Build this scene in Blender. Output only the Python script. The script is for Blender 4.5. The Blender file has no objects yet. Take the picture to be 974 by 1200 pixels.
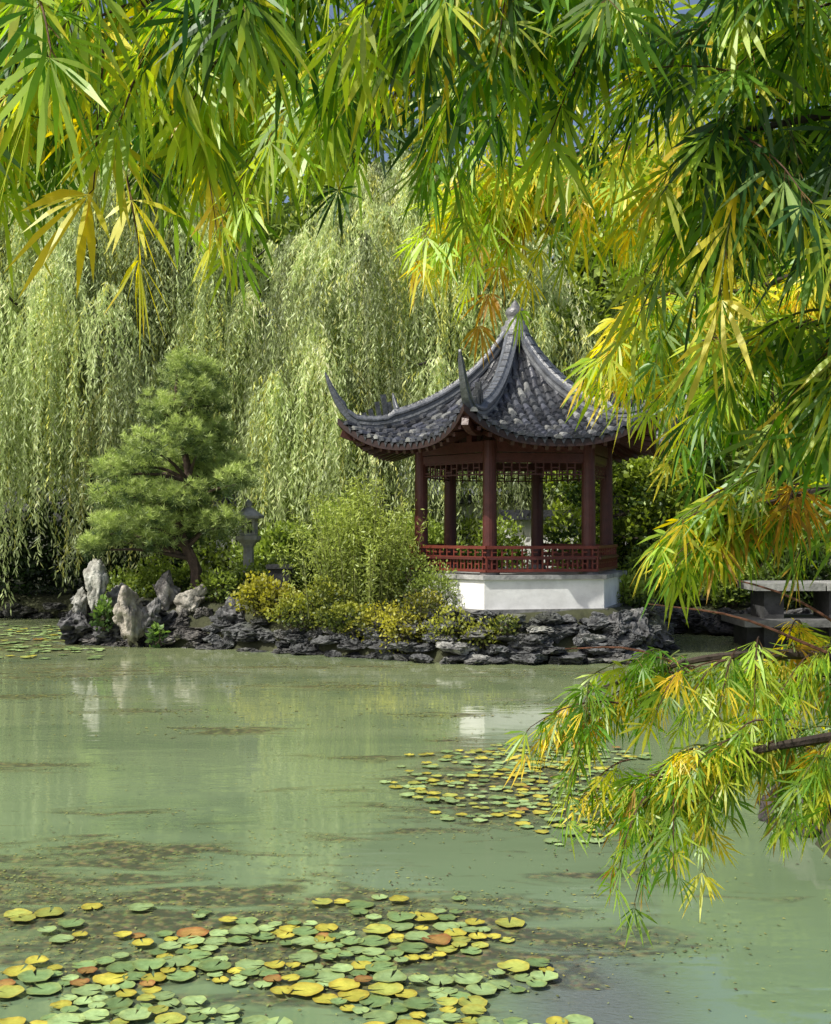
import bpy, math, random
import numpy as np
from mathutils import noise, Vector
rng=np.random.default_rng(7); random.seed(7)
scene=bpy.context.scene
R=math.radians

# ------------------------------------------------------------ helpers
class MB:
    def __init__(s): s.v=[];s.q=[];s.t=[];s.qm=[];s.tm=[];s.c=[];s.n=0
    def add(s,v,q=None,t=None,m=0,c=(.5,.5,.5)):
        v=np.asarray(v,float).reshape(-1,3); n=len(v)
        c=np.asarray(c,float)
        if c.ndim==1: c=np.tile(c[:3],(n,1))
        s.v.append(v); s.c.append(c)
        if q is not None and len(q):
            q=np.asarray(q,int).reshape(-1,4)+s.n; s.q.append(q); s.qm.append(np.full(len(q),m))
        if t is not None and len(t):
            t=np.asarray(t,int).reshape(-1,3)+s.n; s.t.append(t); s.tm.append(np.full(len(t),m))
        s.n+=n
    def build(s,name,mats,smooth=False,parent=None):
        V=np.concatenate(s.v).astype(np.float32); C=np.concatenate(s.c)
        Q=np.concatenate(s.q) if s.q else np.zeros((0,4),int)
        T=np.concatenate(s.t) if s.t else np.zeros((0,3),int)
        QM=np.concatenate(s.qm) if s.qm else np.zeros(0,int)
        TM=np.concatenate(s.tm) if s.tm else np.zeros(0,int)
        me=bpy.data.meshes.new(name)
        me.vertices.add(len(V)); me.vertices.foreach_set('co',V.ravel())
        loops=np.concatenate([Q.ravel(),T.ravel()]).astype(np.int32)
        me.loops.add(len(loops)); me.loops.foreach_set('vertex_index',loops)
        npoly=len(Q)+len(T); me.polygons.add(npoly)
        st=np.concatenate([np.arange(len(Q))*4, len(Q)*4+np.arange(len(T))*3]).astype(np.int32)
        me.polygons.foreach_set('loop_start',st)
        try: me.polygons.foreach_set('loop_total',np.concatenate([np.full(len(Q),4),np.full(len(T),3)]).astype(np.int32))
        except Exception: pass
        me.polygons.foreach_set('material_index',np.concatenate([QM,TM]).astype(np.int32))
        me.polygons.foreach_set('use_smooth',np.full(npoly,smooth))
        me.update(calc_edges=True); me.validate()
        a=me.attributes.new('Col','FLOAT_COLOR','POINT')
        cc=np.ones((len(V),4),np.float32); cc[:,:3]=np.clip(C,0,1)
        a.data.foreach_set('color',cc.ravel())
        for m in mats: me.materials.append(m)
        ob=bpy.data.objects.new(name,me); scene.collection.objects.link(ob)
        if parent: ob.parent=parent
        return ob

def empty(name):
    e=bpy.data.objects.new(name,None); scene.collection.objects.link(e); return e
def nrm(a):
    a=np.asarray(a,float); return a/(np.linalg.norm(a,axis=-1,keepdims=True)+1e-9)
def n3(p,s=1.0,seed=0.0):
    p=np.asarray(p)*s
    x,y,z=p[...,0]+seed*1.7,p[...,1]+seed*2.3,p[...,2]+seed*.9
    return (np.sin(x*1.7+1.3*np.sin(y*1.1+z*.7))+np.sin(y*2.1+1.7*np.sin(z*1.3+x*.9))+np.sin(z*1.9+1.1*np.sin(x*1.5+y*.6)))/3
def leaves(mb,P,D,L,W,col,m=0):
    n=len(P); D=nrm(D); S=nrm(np.cross(D,rng.normal(size=(n,3))))
    L=np.broadcast_to(L,(n,))[:,None]; W=np.broadcast_to(W,(n,))[:,None]
    V=np.stack([P,P+D*L*.45+S*W/2,P+D*L,P+D*L*.45-S*W/2],1).reshape(-1,3)
    mb.add(V,q=np.arange(4*n).reshape(-1,4),m=m,c=np.repeat(col,4,axis=0))
def tube(mb,pts,rad,seg=8,m=0,c=(.1,.07,.05),jit=0):
    pts=np.asarray(pts,float); n=len(pts); rad=np.broadcast_to(rad,(n,))
    T=nrm(np.gradient(pts,axis=0)); ref=np.array([.13,.97,.2]) if abs(T[0][2])>.7 else np.array([0,0,1.])
    U=nrm(np.cross(T,ref)); W=np.cross(T,U)
    a=np.linspace(0,2*math.pi,seg,endpoint=False)
    V=pts[:,None]+(U[:,None]*np.cos(a)[None,:,None]+W[:,None]*np.sin(a)[None,:,None])*rad[:,None,None]
    if jit: V=V+rng.normal(size=V.shape)*jit*rad[:,None,None]
    i=np.arange(n-1)[:,None]*seg; j=np.arange(seg)[None]; k=(j+1)%seg
    q=np.stack([i+j,i+k,i+seg+k,i+seg+j],-1).reshape(-1,4)
    mb.add(V,q=q,m=m,c=c)
def smooth_path(P,n=24):
    P=np.asarray(P,float); k=len(P)-1; t=np.linspace(0,k,n); out=[]
    Q=np.vstack([2*P[0]-P[1],P,2*P[-1]-P[-2]])
    for x in t:
        i=min(int(x),k-1); f=x-i; a,b,c,d=Q[i],Q[i+1],Q[i+2],Q[i+3]
        out.append(.5*((2*b)+(c-a)*f+(2*a-5*b+4*c-d)*f*f+(3*b-a-3*c+d)*f**3))
    return np.array(out)
def loft(mb,rings,m=0,c=(.5,.5,.5),caps=True):
    rings=np.asarray(rings,float); n,k=rings.shape[:2]
    i=np.arange(n-1)[:,None]*k; j=np.arange(k)[None]; j2=(j+1)%k
    q=np.stack([i+j,i+j2,i+k+j2,i+k+j],-1).reshape(-1,4)
    t=[]
    if caps:
        for b in (0,(n-1)*k):
            for x in range(1,k-1): t.append((b,b+x,b+x+1))
    mb.add(rings,q=q,t=t,m=m,c=c)
BOXQ=[(0,1,2,3),(7,6,5,4),(0,4,5,1),(1,5,6,2),(2,6,7,3),(3,7,4,0)]
def bar(mb,p0,p1,w,h,m=0,c=(.5,.5,.5),side=None):
    p0=np.array(p0,float);p1=np.array(p1,float); d=nrm(p1-p0)
    if side is None:
        side=np.cross(d,[0,0,1.]) if abs(d[2])<.95 else np.array([1.,0,0])
    side=nrm(side); up=nrm(np.cross(side,d)); V=[]
    for p in (p0,p1):
        V+=[p-side*w/2-up*h/2,p+side*w/2-up*h/2,p+side*w/2+up*h/2,p-side*w/2+up*h/2]
    mb.add(V,q=BOXQ,m=m,c=c)
def box(mb,lo,hi,m=0,c=(.5,.5,.5)):
    x0,y0,z0=lo;x1,y1,z1=hi
    mb.add([(x0,y0,z0),(x1,y0,z0),(x1,y1,z0),(x0,y1,z0),(x0,y0,z1),(x1,y0,z1),(x1,y1,z1),(x0,y1,z1)],q=BOXQ,m=m,c=c)

# ------------------------------------------------------------ materials
def newmat(name):
    m=bpy.data.materials.new(name); m.use_nodes=True; nt=m.node_tree; nt.nodes.clear()
    out=nt.nodes.new('ShaderNodeOutputMaterial'); return m,nt,out
def N(nt,t,**k):
    n=nt.nodes.new(t)
    for a,b in k.items(): setattr(n,a,b)
    return n
def mixc(nt,fac,a,b,blend='MIX'):
    n=nt.nodes.new('ShaderNodeMix'); n.data_type='RGBA'; n.blend_type=blend
    for i,v in ((0,fac),(6,a),(7,b)):
        if hasattr(v,'is_linked'): nt.links.new(v,n.inputs[i])
        else: n.inputs[i].default_value=v if i==0 else tuple(v)+(1,) if len(v)==3 else v
    return n.outputs[2]
def leaf_mat(name,trans=.4,gloss=.04,rough=.5):
    m,nt,out=newmat(name); L=nt.links.new
    at=N(nt,'ShaderNodeAttribute',attribute_name='Col')
    d=N(nt,'ShaderNodeBsdfDiffuse'); t=N(nt,'ShaderNodeBsdfTranslucent'); g=N(nt,'ShaderNodeBsdfGlossy'); g.inputs['Roughness'].default_value=rough
    hs=N(nt,'ShaderNodeHueSaturation'); hs.inputs['Value'].default_value=1.45; hs.inputs['Saturation'].default_value=1.1
    L(at.outputs['Color'],d.inputs['Color']); L(at.outputs['Color'],hs.inputs['Color']); L(hs.outputs[0],t.inputs['Color'])
    a=N(nt,'ShaderNodeMixShader'); a.inputs[0].default_value=trans; L(d.outputs[0],a.inputs[1]); L(t.outputs[0],a.inputs[2])
    b=N(nt,'ShaderNodeMixShader'); b.inputs[0].default_value=gloss; L(a.outputs[0],b.inputs[1]); L(g.outputs[0],b.inputs[2])
    g.inputs['Color'].default_value=(.7,.8,.7,1)
    L(b.outputs[0],out.inputs[0]); return m
def col_mat(name,rough=.6,nscale=8,namt=.5,bump=.3,bscale=30,spec=.4,dark=(.3,.3,.3),bdist=.03):
    """vertex-coloured, noise-mottled principled"""
    m,nt,out=newmat(name); L=nt.links.new
    at=N(nt,'ShaderNodeAttribute',attribute_name='Col'); tc=N(nt,'ShaderNodeTexCoord')
    n1=N(nt,'ShaderNodeTexNoise'); n1.inputs['Scale'].default_value=nscale; n1.inputs['Detail'].default_value=8; n1.inputs['Roughness'].default_value=.65
    L(tc.outputs['Object'],n1.inputs['Vector'])
    rp=N(nt,'ShaderNodeValToRGB'); rp.color_ramp.elements[0].position=.35; rp.color_ramp.elements[1].position=.68
    rp.color_ramp.elements[0].color=tuple(dark)+(1,); rp.color_ramp.elements[1].color=(1.25,1.25,1.25,1)
    L(n1.outputs[0],rp.inputs[0])
    c=mixc(nt,namt,at.outputs['Color'],rp.outputs[0],'MULTIPLY')
    p=N(nt,'ShaderNodeBsdfPrincipled'); L(c,p.inputs['Base Color']); p.inputs['Roughness'].default_value=rough; p.inputs['Specular IOR Level'].default_value=spec
    n2=N(nt,'ShaderNodeTexNoise'); n2.inputs['Scale'].default_value=bscale; n2.inputs['Detail'].default_value=6; L(tc.outputs['Object'],n2.inputs['Vector'])
    b=N(nt,'ShaderNodeBump'); b.inputs['Strength'].default_value=bump; b.inputs['Distance'].default_value=bdist; L(n2.outputs[0],b.inputs['Height']); L(b.outputs[0],p.inputs['Normal'])
    L(p.outputs[0],out.inputs[0]); return m
M_willow=leaf_mat('willow_leaf',.4,.05,.5)
M_leaf=leaf_mat('broad_leaf',.4,.04,.45)
M_maple=leaf_mat('maple_leaf',.55,.045,.42)
M_needle=leaf_mat('pine_needle',.3,.04,.5)
M_bark=col_mat('bark',.9,6,.7,.8,18)
M_rock=col_mat('rock',.7,5,.9,1,7,dark=(.12,.12,.13),bdist=.08)
M_tile=col_mat('roof_tile',.38,7,.7,.5,25,spec=.7)
M_wood=col_mat('red_lacquer_wood',.4,5,.5,.2,20,dark=(.45,.4,.4))
M_plaster=col_mat('white_plaster',.85,2.5,.35,.15,12,dark=(.5,.5,.47))
M_stone=col_mat('cut_stone',.8,4,.7,.4,20)
M_pad=col_mat('lily_pad',.4,25,.45,.15,30,dark=(.45,.5,.35),spec=.3)
M_glass=col_mat('window_glass',.15,1,.2,0,5)

# ------------------------------------------------------------ world, sun, camera
w=bpy.data.worlds.new("World"); scene.world=w; w.use_nodes=True; nt=w.node_tree
sky=nt.nodes.new('ShaderNodeTexSky'); sky.sky_type='NISHITA'; sky.sun_disc=False
SE,SA=R(50),R(214)      # elevation; azimuth of the sun counter-clockwise from +X
sd=np.array([math.cos(SE)*math.cos(SA),math.cos(SE)*math.sin(SA),math.sin(SE)])
sky.sun_elevation=SE; sky.sun_rotation=math.atan2(sd[0],sd[1]); sky.air_density=.8; sky.dust_density=3.5; sky.ozone_density=.1
bg=nt.nodes['Background']; bg.inputs[1].default_value=.15; nt.links.new(sky.outputs[0],bg.inputs[0])
sl=bpy.data.lights.new('sun','SUN'); sl.energy=5; sl.angle=R(.5); sl.color=(1,.97,.88)
so=bpy.data.objects.new('sun',sl); scene.collection.objects.link(so); so.rotation_euler=Vector(sd).to_track_quat('Z','Y').to_euler()
cam=bpy.data.cameras.new('camera'); co=bpy.data.objects.new('camera',cam); scene.collection.objects.link(co)
co.location=(0,0,2.1); co.rotation_euler=(R(90.82),0,0); cam.sensor_fit='VERTICAL'; cam.sensor_height=24; cam.lens=28; cam.clip_end=3000; cam.clip_start=.05
scene.camera=co
scene.view_settings.view_transform='Standard'; scene.view_settings.look='None'; scene.view_settings.exposure=0

# ------------------------------------------------------------ terrain
POND=np.array([(-25,1.5),(2.3,1.5),(2.75,8.0),(3.2,9.2),(5,10.5),(9,12),(10,20),(7.6,23),(4.8,24.5),(4.5,22),(4.1,20.4),(3.55,19.2),(2.0,18.8),(.44,18.9),(-1.5,20.1),(-3.55,21.2),(-6.1,21.9),(-6.4,23),(-5.5,24.5),(-5.2,28),(-12,28.6),(-25,28)],float)
def sdist(P):
    P=np.asarray(P,float); A=POND; B=np.roll(POND,-1,axis=0); d=np.full(len(P),1e9); ins=np.zeros(len(P),bool)
    for a,b in zip(A,B):
        e=b-a; t=np.clip(((P-a)@e)/(e@e),0,1); d=np.minimum(d,np.linalg.norm(P-a-t[:,None]*e,axis=1))
        c=((a[1]>P[:,1])!=(b[1]>P[:,1])); 
        with np.errstate(divide='ignore',invalid='ignore'):
            x=(b[0]-a[0])*(P[:,1]-a[1])/(b[1]-a[1]+1e-12)+a[0]
        ins^=(c&(P[:,0]<x))
    return np.where(ins,-d,d)
def gz(x,y):
    P=np.stack([np.ravel(x),np.ravel(y)],1).astype(float); d=sdist(P)
    isl=((P[:,0]>-6.5)&(P[:,0]<4.6)&(P[:,1]>18)&(P[:,1]<27))
    top=np.where(isl,.75,.5)
    z=np.where(d<0,-.7*np.clip(-d/.8,0,1)-.02,np.clip((d+.05)/.5,0,1)**.7*top+.03)
    z+=np.where(d>0,.06*n3(np.stack([P[:,0],P[:,1],0*P[:,0]],1),1.3),0)*np.clip(d,0,1)
    return z.reshape(np.shape(x))
xs=np.concatenate([[-900,-400,-150,-70,-40],np.linspace(-30,16,185),[25,50,100,300,900]])
ys=np.concatenate([[-900,-300,-80,-20],np.linspace(-5,36,165),[45,60,100,200,500,1500]])
X,Y=np.meshgrid(xs,ys); Z=gz(X,Y); nx=len(xs)
i,j=np.meshgrid(np.arange(nx-1),np.arange(len(ys)-1)); b=j*nx+i
mb=MB(); mb.add(np.stack([X,Y,Z],-1),q=np.stack([b,b+1,b+nx+1,b+nx],-1),c=(.06,.065,.03))
M_ground=col_mat('ground_soil',.95,2,.8,.8,12)
mb.build('ground',[M_ground],True)

# ------------------------------------------------------------ water
REG=[(-2.4,6.9,1.6,1.2,.9),(-.6,6.2,1.8,.95,1.0),(.7,6.0,1.1,.28,.7),(-1.7,7.9,1.2,.5,.75),(.95,9.6,1.15,1.6,.95),(-7.2,22,2.2,3.2,.8),(-2.0,12.5,.9,.3,.78),(-5.0,15,1.2,.4,.76),(-2.1,8.9,.5,.15,.7),(-5,17.5,2.2,1.2,.72),(.2,10.2,.9,.3,.5),(2.9,17.5,2.4,.7,.66),(-3.4,10.6,.9,.3,.72),(-1.0,16,1.6,.5,.68),(.4,13.5,1.0,.3,.68),(-3,13.8,1,.25,.66),(-.6,11,.7,.18,.66),(2.2,14.5,1.2,.4,.62),(-1.5,18.3,2.0,.5,.64),(1.3,7.3,.6,.2,.55),(-.6,9.6,.8,.15,.6),(.6,11.9,.9,.15,.6)]
def scum(x,y):
    s=np.zeros(np.shape(x))
    for cx,cy,rx,ry,a in REG:
        s=np.maximum(s,a*np.exp(-(((x-cx)/rx)**2+((y-cy)/ry)**2)**1.0*.8))
    return s
xs=np.arange(-26,12.01,.12); ys=np.arange(1,29,.12); X,Y=np.meshgrid(xs,ys); nx=len(xs)
i,j=np.meshgrid(np.arange(nx-1),np.arange(len(ys)-1)); b=j*nx+i
C=np.zeros(X.shape+(3,)); C[...,0]=scum(X,Y)
C[...,1]=np.clip((Y-5)/13,0,1)          # paler, yellower water towards the far side
C[...,2]=np.exp(-(((X-.8)/.36)**2+((Y-5.25)/.8)**2)**1.5)   # clear rippled water by the lilies, sky reflection greyed into its colour
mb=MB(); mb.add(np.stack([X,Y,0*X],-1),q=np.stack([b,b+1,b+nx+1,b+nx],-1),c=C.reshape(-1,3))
m,nt,out=newmat('pond_water'); L=nt.links.new
at=N(nt,'ShaderNodeAttribute',attribute_name='Col'); sp=N(nt,'ShaderNodeSeparateColor'); L(at.outputs['Color'],sp.inputs[0]); tc=N(nt,'ShaderNodeTexCoord')
def tn(scale,det=6,sx=1,sy=1,dist=0):
    mp=N(nt,'ShaderNodeMapping'); mp.inputs['Scale'].default_value=(sx,sy,1); L(tc.outputs['Object'],mp.inputs[0])
    n=N(nt,'ShaderNodeTexNoise'); n.inputs['Scale'].default_value=scale; n.inputs['Detail'].default_value=det; n.inputs['Distortion'].default_value=dist; L(mp.outputs[0],n.inputs['Vector']); return n.outputs[0]
def ma(op,a,b,clamp=False):
    n=N(nt,'ShaderNodeMath',operation=op); n.use_clamp=clamp
    for k,v in ((0,a),(1,b)):
        if hasattr(v,'is_linked'): L(v,n.inputs[k])
        else: n.inputs[k].default_value=v
    return n.outputs[0]
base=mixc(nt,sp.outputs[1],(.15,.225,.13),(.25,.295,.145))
big=tn(.5,5,.6,1.6,.6)
bigc=ma('MULTIPLY',ma('SUBTRACT',big,.42),3.5,True)
base=mixc(nt,ma('MULTIPLY',bigc,.75),base,(.125,.18,.095))
base=mixc(nt,ma('MULTIPLY',sp.outputs[2],.8),base,(.12,.13,.14))
m1=ma('ADD',sp.outputs[0],ma('MULTIPLY',ma('SUBTRACT',tn(1.6,10,.8,2.4,1.0),.5),2.2))
mask=ma('MULTIPLY',ma('SUBTRACT',m1,.42),2.6,True)
vor=N(nt,'ShaderNodeTexVoronoi'); vor.inputs['Scale'].default_value=34; L(tc.outputs['Object'],vor.inputs['Vector'])
speck=ma('MULTIPLY',ma('SUBTRACT',tn(14,8),.47),6,True)
sc=mixc(nt,speck,(.05,.048,.022),(.24,.225,.08))
sc=mixc(nt,.4,sc,vor.outputs['Color'],'MULTIPLY')
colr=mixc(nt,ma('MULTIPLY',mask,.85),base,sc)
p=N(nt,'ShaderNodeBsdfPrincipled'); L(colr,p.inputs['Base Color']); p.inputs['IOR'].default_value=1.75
L(ma('ADD',ma('MULTIPLY',mask,.32),.035),p.inputs['Roughness'])
bp=N(nt,'ShaderNodeBump'); bp.inputs['Strength'].default_value=.14; bp.inputs['Distance'].default_value=.02
L(ma('ADD',tn(2.2,2,.7,1.8,.5),ma('ADD',ma('MULTIPLY',tn(9,2,.5,1.6,.6),.12),ma('MULTIPLY',ma('MULTIPLY',tn(26,3,.6,1.6,1.2),sp.outputs[2]),3))),bp.inputs['Height']); L(bp.outputs[0],p.inputs['Normal'])
L(p.outputs[0],out.inputs[0])
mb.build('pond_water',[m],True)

# ------------------------------------------------------------ lily pads
def pads(name,specs,smin,smax,seed,ymix,thr=-.42):
    rg=np.random.default_rng(seed); mb=MB(); placed=[]
    for (cx,cy,rx,ry,n) in specs:
        tries=0;k=0
        while k<n and tries<n*16:
            tries+=1
            a=rg.uniform(0,2*math.pi); q=rg.uniform(0,1)**.6; q*=1+.25*math.sin(3*a+cx*5)+.12*math.sin(7*a); x=cx+rx*q*math.cos(a); y=cy+ry*q*math.sin(a)
            if n3(np.array([x,y*1.5,0]),3.2,seed)<thr: continue
            r=smin+(smax-smin)*rg.uniform()**1.3
            if any((x-u)**2+(y-v)**2<(.76*(r+w))**2 for u,v,w in placed): continue
            placed.append((x,y,r)); k+=1
            ns=22; rot=rg.uniform(0,6.28); th=np.linspace(rot+.13,rot+2*math.pi-.13,ns)
            wob=1+.04*np.sin(th*3+rg.uniform(0,6))+.02*np.sin(th*7)
            tilt=rg.normal(0,.05,2)
            def ring(f,lift): 
                px=r*f*np.cos(th)*wob; py=r*f*np.sin(th)*wob
                return np.stack([x+px,y+py,.008+.004*(k%4)+np.abs(px*tilt[0]+py*tilt[1])+lift*np.abs(np.sin(th*2.5+rot))],1)
            ctr=np.array([[x,y,.009+.004*(k%4)]]); V=np.vstack([ctr,ring(.6,0),ring(1,.07*r)])
            u=rg.uniform()
            if u<ymix*.6: c0=np.array([.48,.45,.07]); c1=np.array([.46,.36,.05])
            elif u<ymix: c0=np.array([.36,.40,.09]); c1=np.array([.44,.40,.07])
            elif u<ymix+.03: c0=np.array([.34,.2,.06]);c1=np.array([.3,.12,.04])
            elif u<ymix+.45: c0=np.array([.30,.42,.18]); c1=np.array([.33,.42,.15])
            else: c0=np.array([.18,.28,.11]); c1=np.array([.24,.31,.1])
            g=rg.uniform(.7,1.2); c0=c0*g;c1=c1*g
            cc=np.vstack([c0*1.1,np.tile(c0,(ns,1)),np.tile(c1,(ns,1))*rg.uniform(.65,1.1,(ns,1))])
            t=[(0,1+e,2+e) for e in range(ns-1)]; q=[(1+e,1+ns+e,2+ns+e,2+e) for e in range(ns-1)]
            mb.add(V,q=q,t=t,c=cc)
    return mb.build(name,[M_pad],True)
pads('lily_pads',[(-.6,5.4,1.1,.6,150),(-.35,6.05,.95,.4,66),(-1.5,5.4,.9,.55,50),(.3,5.55,.28,.5,24),(-.7,5.0,1.3,.5,84),(-.4,6.55,1.0,.25,14),(-1.9,6.3,.5,.3,8)],.036,.084,3,.28,thr=-.5)
pads('lily_pads',[(.95,9.4,.85,1.3,230),(1.25,10.9,.8,.8,120),(.35,10.4,.7,.6,34)],.03,.064,5,.42)
pads('lily_pads',[(-7.6,24,2.0,2.5,150),(-6.8,20.5,1.6,1.5,50)],.07,.13,9,.2)
# duckweed flecks
x=rng.uniform(-9,5,420000); y=rng.uniform(4.8,26,420000)
s=scum(x,y); nn=n3(np.stack([x*1.0,y*2.2,0*x],1),1.6,3)*.5+.5; nf=n3(np.stack([x*1.0,y*2.0,0*x],1),6.5,1)*.5+.5
keep=rng.uniform(size=len(x))<np.clip(s*1.5-.3,0,1)*np.clip((nn*.6+nf*.6)-.42,0,1)*1.6*np.where(y>12,.35,1); x=x[keep][:46000]; y=y[keep][:46000]
# stray flecks drifting over the whole pond
x=np.concatenate([x,rng.uniform(-7,5,2600)]); y=np.concatenate([y,4.9+14*rng.uniform(0,1,2600)**1.3]); n=len(x)
mb=MB(); P=np.stack([x,y,np.full(n,.005)],1); a=rng.uniform(0,6.28,n); sz=rng.uniform(.004,.016,n)*np.where(y>12,2,1)
V=np.stack([P+np.stack([np.cos(a+k*1.57)*sz*(1 if k%2 else .5),np.sin(a+k*1.57)*sz*(1 if k%2 else .5),rng.uniform(0,.004,n)],1) for k in range(4)],1)
pal=np.array([(.20,.21,.06),(.12,.13,.04),(.3,.28,.08),(.1,.08,.04),(.25,.3,.1)]); mb.add(V,q=np.arange(4*n).reshape(-1,4),c=np.repeat(pal[rng.integers(0,5,n)],4,axis=0))
mb.build('duckweed',[M_pad])

# ------------------------------------------------------------ rocks
import bmesh
bm=bmesh.new(); bmesh.ops.create_icosphere(bm,subdivisions=4,radius=1); bm.verts.ensure_lookup_table()
ICO=np.array([v.co[:] for v in bm.verts]); ICOT=np.array([[v.index for v in f.verts] for f in bm.faces]); bm.free()
def rock(mb,c,size,seed,col,planes=12,rough=.1,hole=0,rz=None,cr=1.0):
    rg=np.random.default_rng(seed); v=ICO.copy()
    for _ in range(planes):
        n=nrm(rg.normal(size=3)); d=rg.uniform(.45,.85); o=v@n-d; v=v-np.clip(o,0,None)[:,None]*n
    d=n3(ICO,2.5,seed)*.13+n3(ICO,6,seed+3)*.08-cr*((1-np.abs(n3(ICO,5,seed+5)))**6*.22+(1-np.abs(n3(ICO,11,seed+7)))**5*.10)
    if hole: d-=hole*np.clip(n3(ICO,3.6,seed+9)-.25,0,1)
    v=v*(1+d[:,None]*rough/.1)
    a=rz if rz is not None else rg.uniform(0,6.28); ca,sa=math.cos(a),math.sin(a)
    v=v*np.array(size); v=np.stack([v[:,0]*ca-v[:,1]*sa,v[:,0]*sa+v[:,1]*ca,v[:,2]],1)+np.array(c)
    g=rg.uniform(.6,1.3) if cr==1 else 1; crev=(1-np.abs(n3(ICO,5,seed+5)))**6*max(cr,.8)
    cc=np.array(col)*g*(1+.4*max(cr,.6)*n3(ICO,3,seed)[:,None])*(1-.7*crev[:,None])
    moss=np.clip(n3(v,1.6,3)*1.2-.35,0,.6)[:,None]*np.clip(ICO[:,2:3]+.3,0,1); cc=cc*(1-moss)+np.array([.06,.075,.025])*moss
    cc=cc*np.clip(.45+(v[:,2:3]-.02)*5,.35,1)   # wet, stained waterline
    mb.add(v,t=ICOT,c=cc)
mb=MB()
SH=np.array([(-6.25,22.4),(-6.1,21.85),(-4.8,21.5),(-3.55,21.1),(-1.5,20.0),(.44,18.75),(2.0,18.65),(3.5,19.0),(4.1,20.3),(4.45,22)],float)
seg=np.linalg.norm(np.diff(SH,axis=0),axis=1); cum=np.concatenate([[0],np.cumsum(seg)])
k=0
for layer,(zc,inset,sz) in enumerate([(.0,-.05,.3),(.17,.07,.27),(.34,.17,.27),(.5,.28,.26),(.66,.4,.24)]):
    s=0
    while s<cum[-1]:
        px=np.interp(s,cum,SH[:,0]); py=np.interp(s,cum,SH[:,1]); k+=1
        a=sz*random.uniform(.45,1.5)
        zz=zc+random.uniform(-.06,.08)
        if layer>=3 and px<.2 and random.random()<.5: s+=a; continue
        cc=(.13,.135,.135) if px>-3.6 else (.17,.16,.145)
        if random.random()<.15: cc=(.28,.28,.26)
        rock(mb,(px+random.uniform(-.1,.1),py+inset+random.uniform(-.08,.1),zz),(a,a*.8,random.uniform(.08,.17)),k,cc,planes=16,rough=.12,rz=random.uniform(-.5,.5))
        s+=a*random.uniform(.75,1.2)
for (x_,y_,z_,a,b_,h_) in [(-6.2,22,.3,.5,.5,.45),(-5.6,21.9,.15,.6,.4,.3),(-4.5,21.6,.35,.5,.4,.3),(-3.2,21.3,.5,.4,.35,.45),(-2.9,21.2,.2,.5,.4,.25),(3.6,19.5,.35,.4,.4,.4),(4,20.3,.3,.4,.5,.4),(3.2,19.2,.55,.3,.3,.25)]:
    k+=1; rock(mb,(x_,y_,z_),(a,b_,h_),k,(.14,.14,.14),planes=13,rough=.14)
mb.build('rock_shoreline',[M_rock])
M_pale=col_mat('pale_limestone',.85,5,.8,1,8,dark=(.28,.26,.23),bdist=.08)
for i,(x_,y_,z_,a,b_,h_,cc) in enumerate([(-5.15,21.3,.62,.38,.28,.72,(.46,.42,.36)),(-5.82,21.75,.98,.24,.2,.56,(.52,.52,.47)),(-5.5,22.1,.8,.28,.2,.36,(.36,.36,.34)),(-4.6,21.9,.95,.26,.2,.46,(.36,.34,.31)),(-4.05,21.7,.8,.32,.25,.36,(.38,.36,.31)),(-4.75,21.4,.55,.27,.2,.4,(.26,.26,.26)),(-6.15,22.0,.76,.19,.2,.34,(.42,.42,.39))]):
    mb=MB(); rock(mb,(x_,y_,z_),(a,b_,h_),200+i,cc,planes=7,rough=.15,hole=.45,cr=.6); mb.build('scholar_rock',[M_pale],True)
mb=MB()
for i,(x_,y_,z_,a,b_,h_) in enumerate([(2.95,8.5,.1,.5,.5,.32),(3.4,8.9,.25,.5,.5,.35),(2.75,8.9,.0,.35,.4,.2),(3.6,8.1,.2,.5,.5,.4),(3.0,7.7,.0,.4,.5,.25),(3.7,9.6,.1,.6,.5,.3)]):
    rock(mb,(x_,y_,z_),(a,b_,h_),300+i,(.13,.11,.1),planes=9,rough=.13)
mb.build('bank_rock',[M_rock],True)
mb=MB(); k=400
for i in range(44):
    t=i/43; x_=4.8+3.6*t+random.uniform(-.1,.1); y_=24.4-1.9*t
    k+=1; rock(mb,(x_,y_,random.uniform(.05,.45)),(random.uniform(.25,.45),.3,random.uniform(.12,.25)),k,(.09,.09,.09))
for i in range(60):
    x_=-5.2-i*.33; k+=1; rock(mb,(x_,28.1+random.uniform(-.15,.15),random.uniform(.0,.3)),(random.uniform(.25,.45),.3,random.uniform(.12,.25)),k,(.05,.05,.045))
mb.build('rock_shoreline',[M_rock])

# ------------------------------------------------------------ pavilion
PC=np.array([1.77,21.2,0.]); pav=empty('hexagonal_pavilion'); T30=math.tan(R(30))
VA=[R(11+60*k) for k in range(6)]
rho=np.array([0,.11,.22,.35,.5,.7,.85,1]); pm=np.polyfit(rho,[5.72,5.14,4.7,4.34,4.02,3.71,3.56,3.47],4); pr=np.polyfit(rho,[5.75,5.2,4.75,4.42,4.15,3.91,3.86,4.02],4)
def surf(k,s,r,off=0.):
    s=np.asarray(s,float); r=np.asarray(r,float); s,r=np.broadcast_arrays(s,r); a=VA[k]+R(30)
    q=np.clip(np.abs(s)/(r*T30+1e-6),0,1.05); ro=np.clip(r/2.75,0,1.02)
    z=np.polyval(pm,ro)*(1-q**2.4)+np.polyval(pr,ro)*q**2.4+off
    return np.stack([PC[0]+r*math.cos(a)-s*math.sin(a),PC[1]+r*math.sin(a)+s*math.cos(a),z],-1)
def rmax(u): return 2.5+.25*np.abs(u)**2.5
mb=MB(); ms=MB()
dark=np.array([.042,.045,.052])
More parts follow.
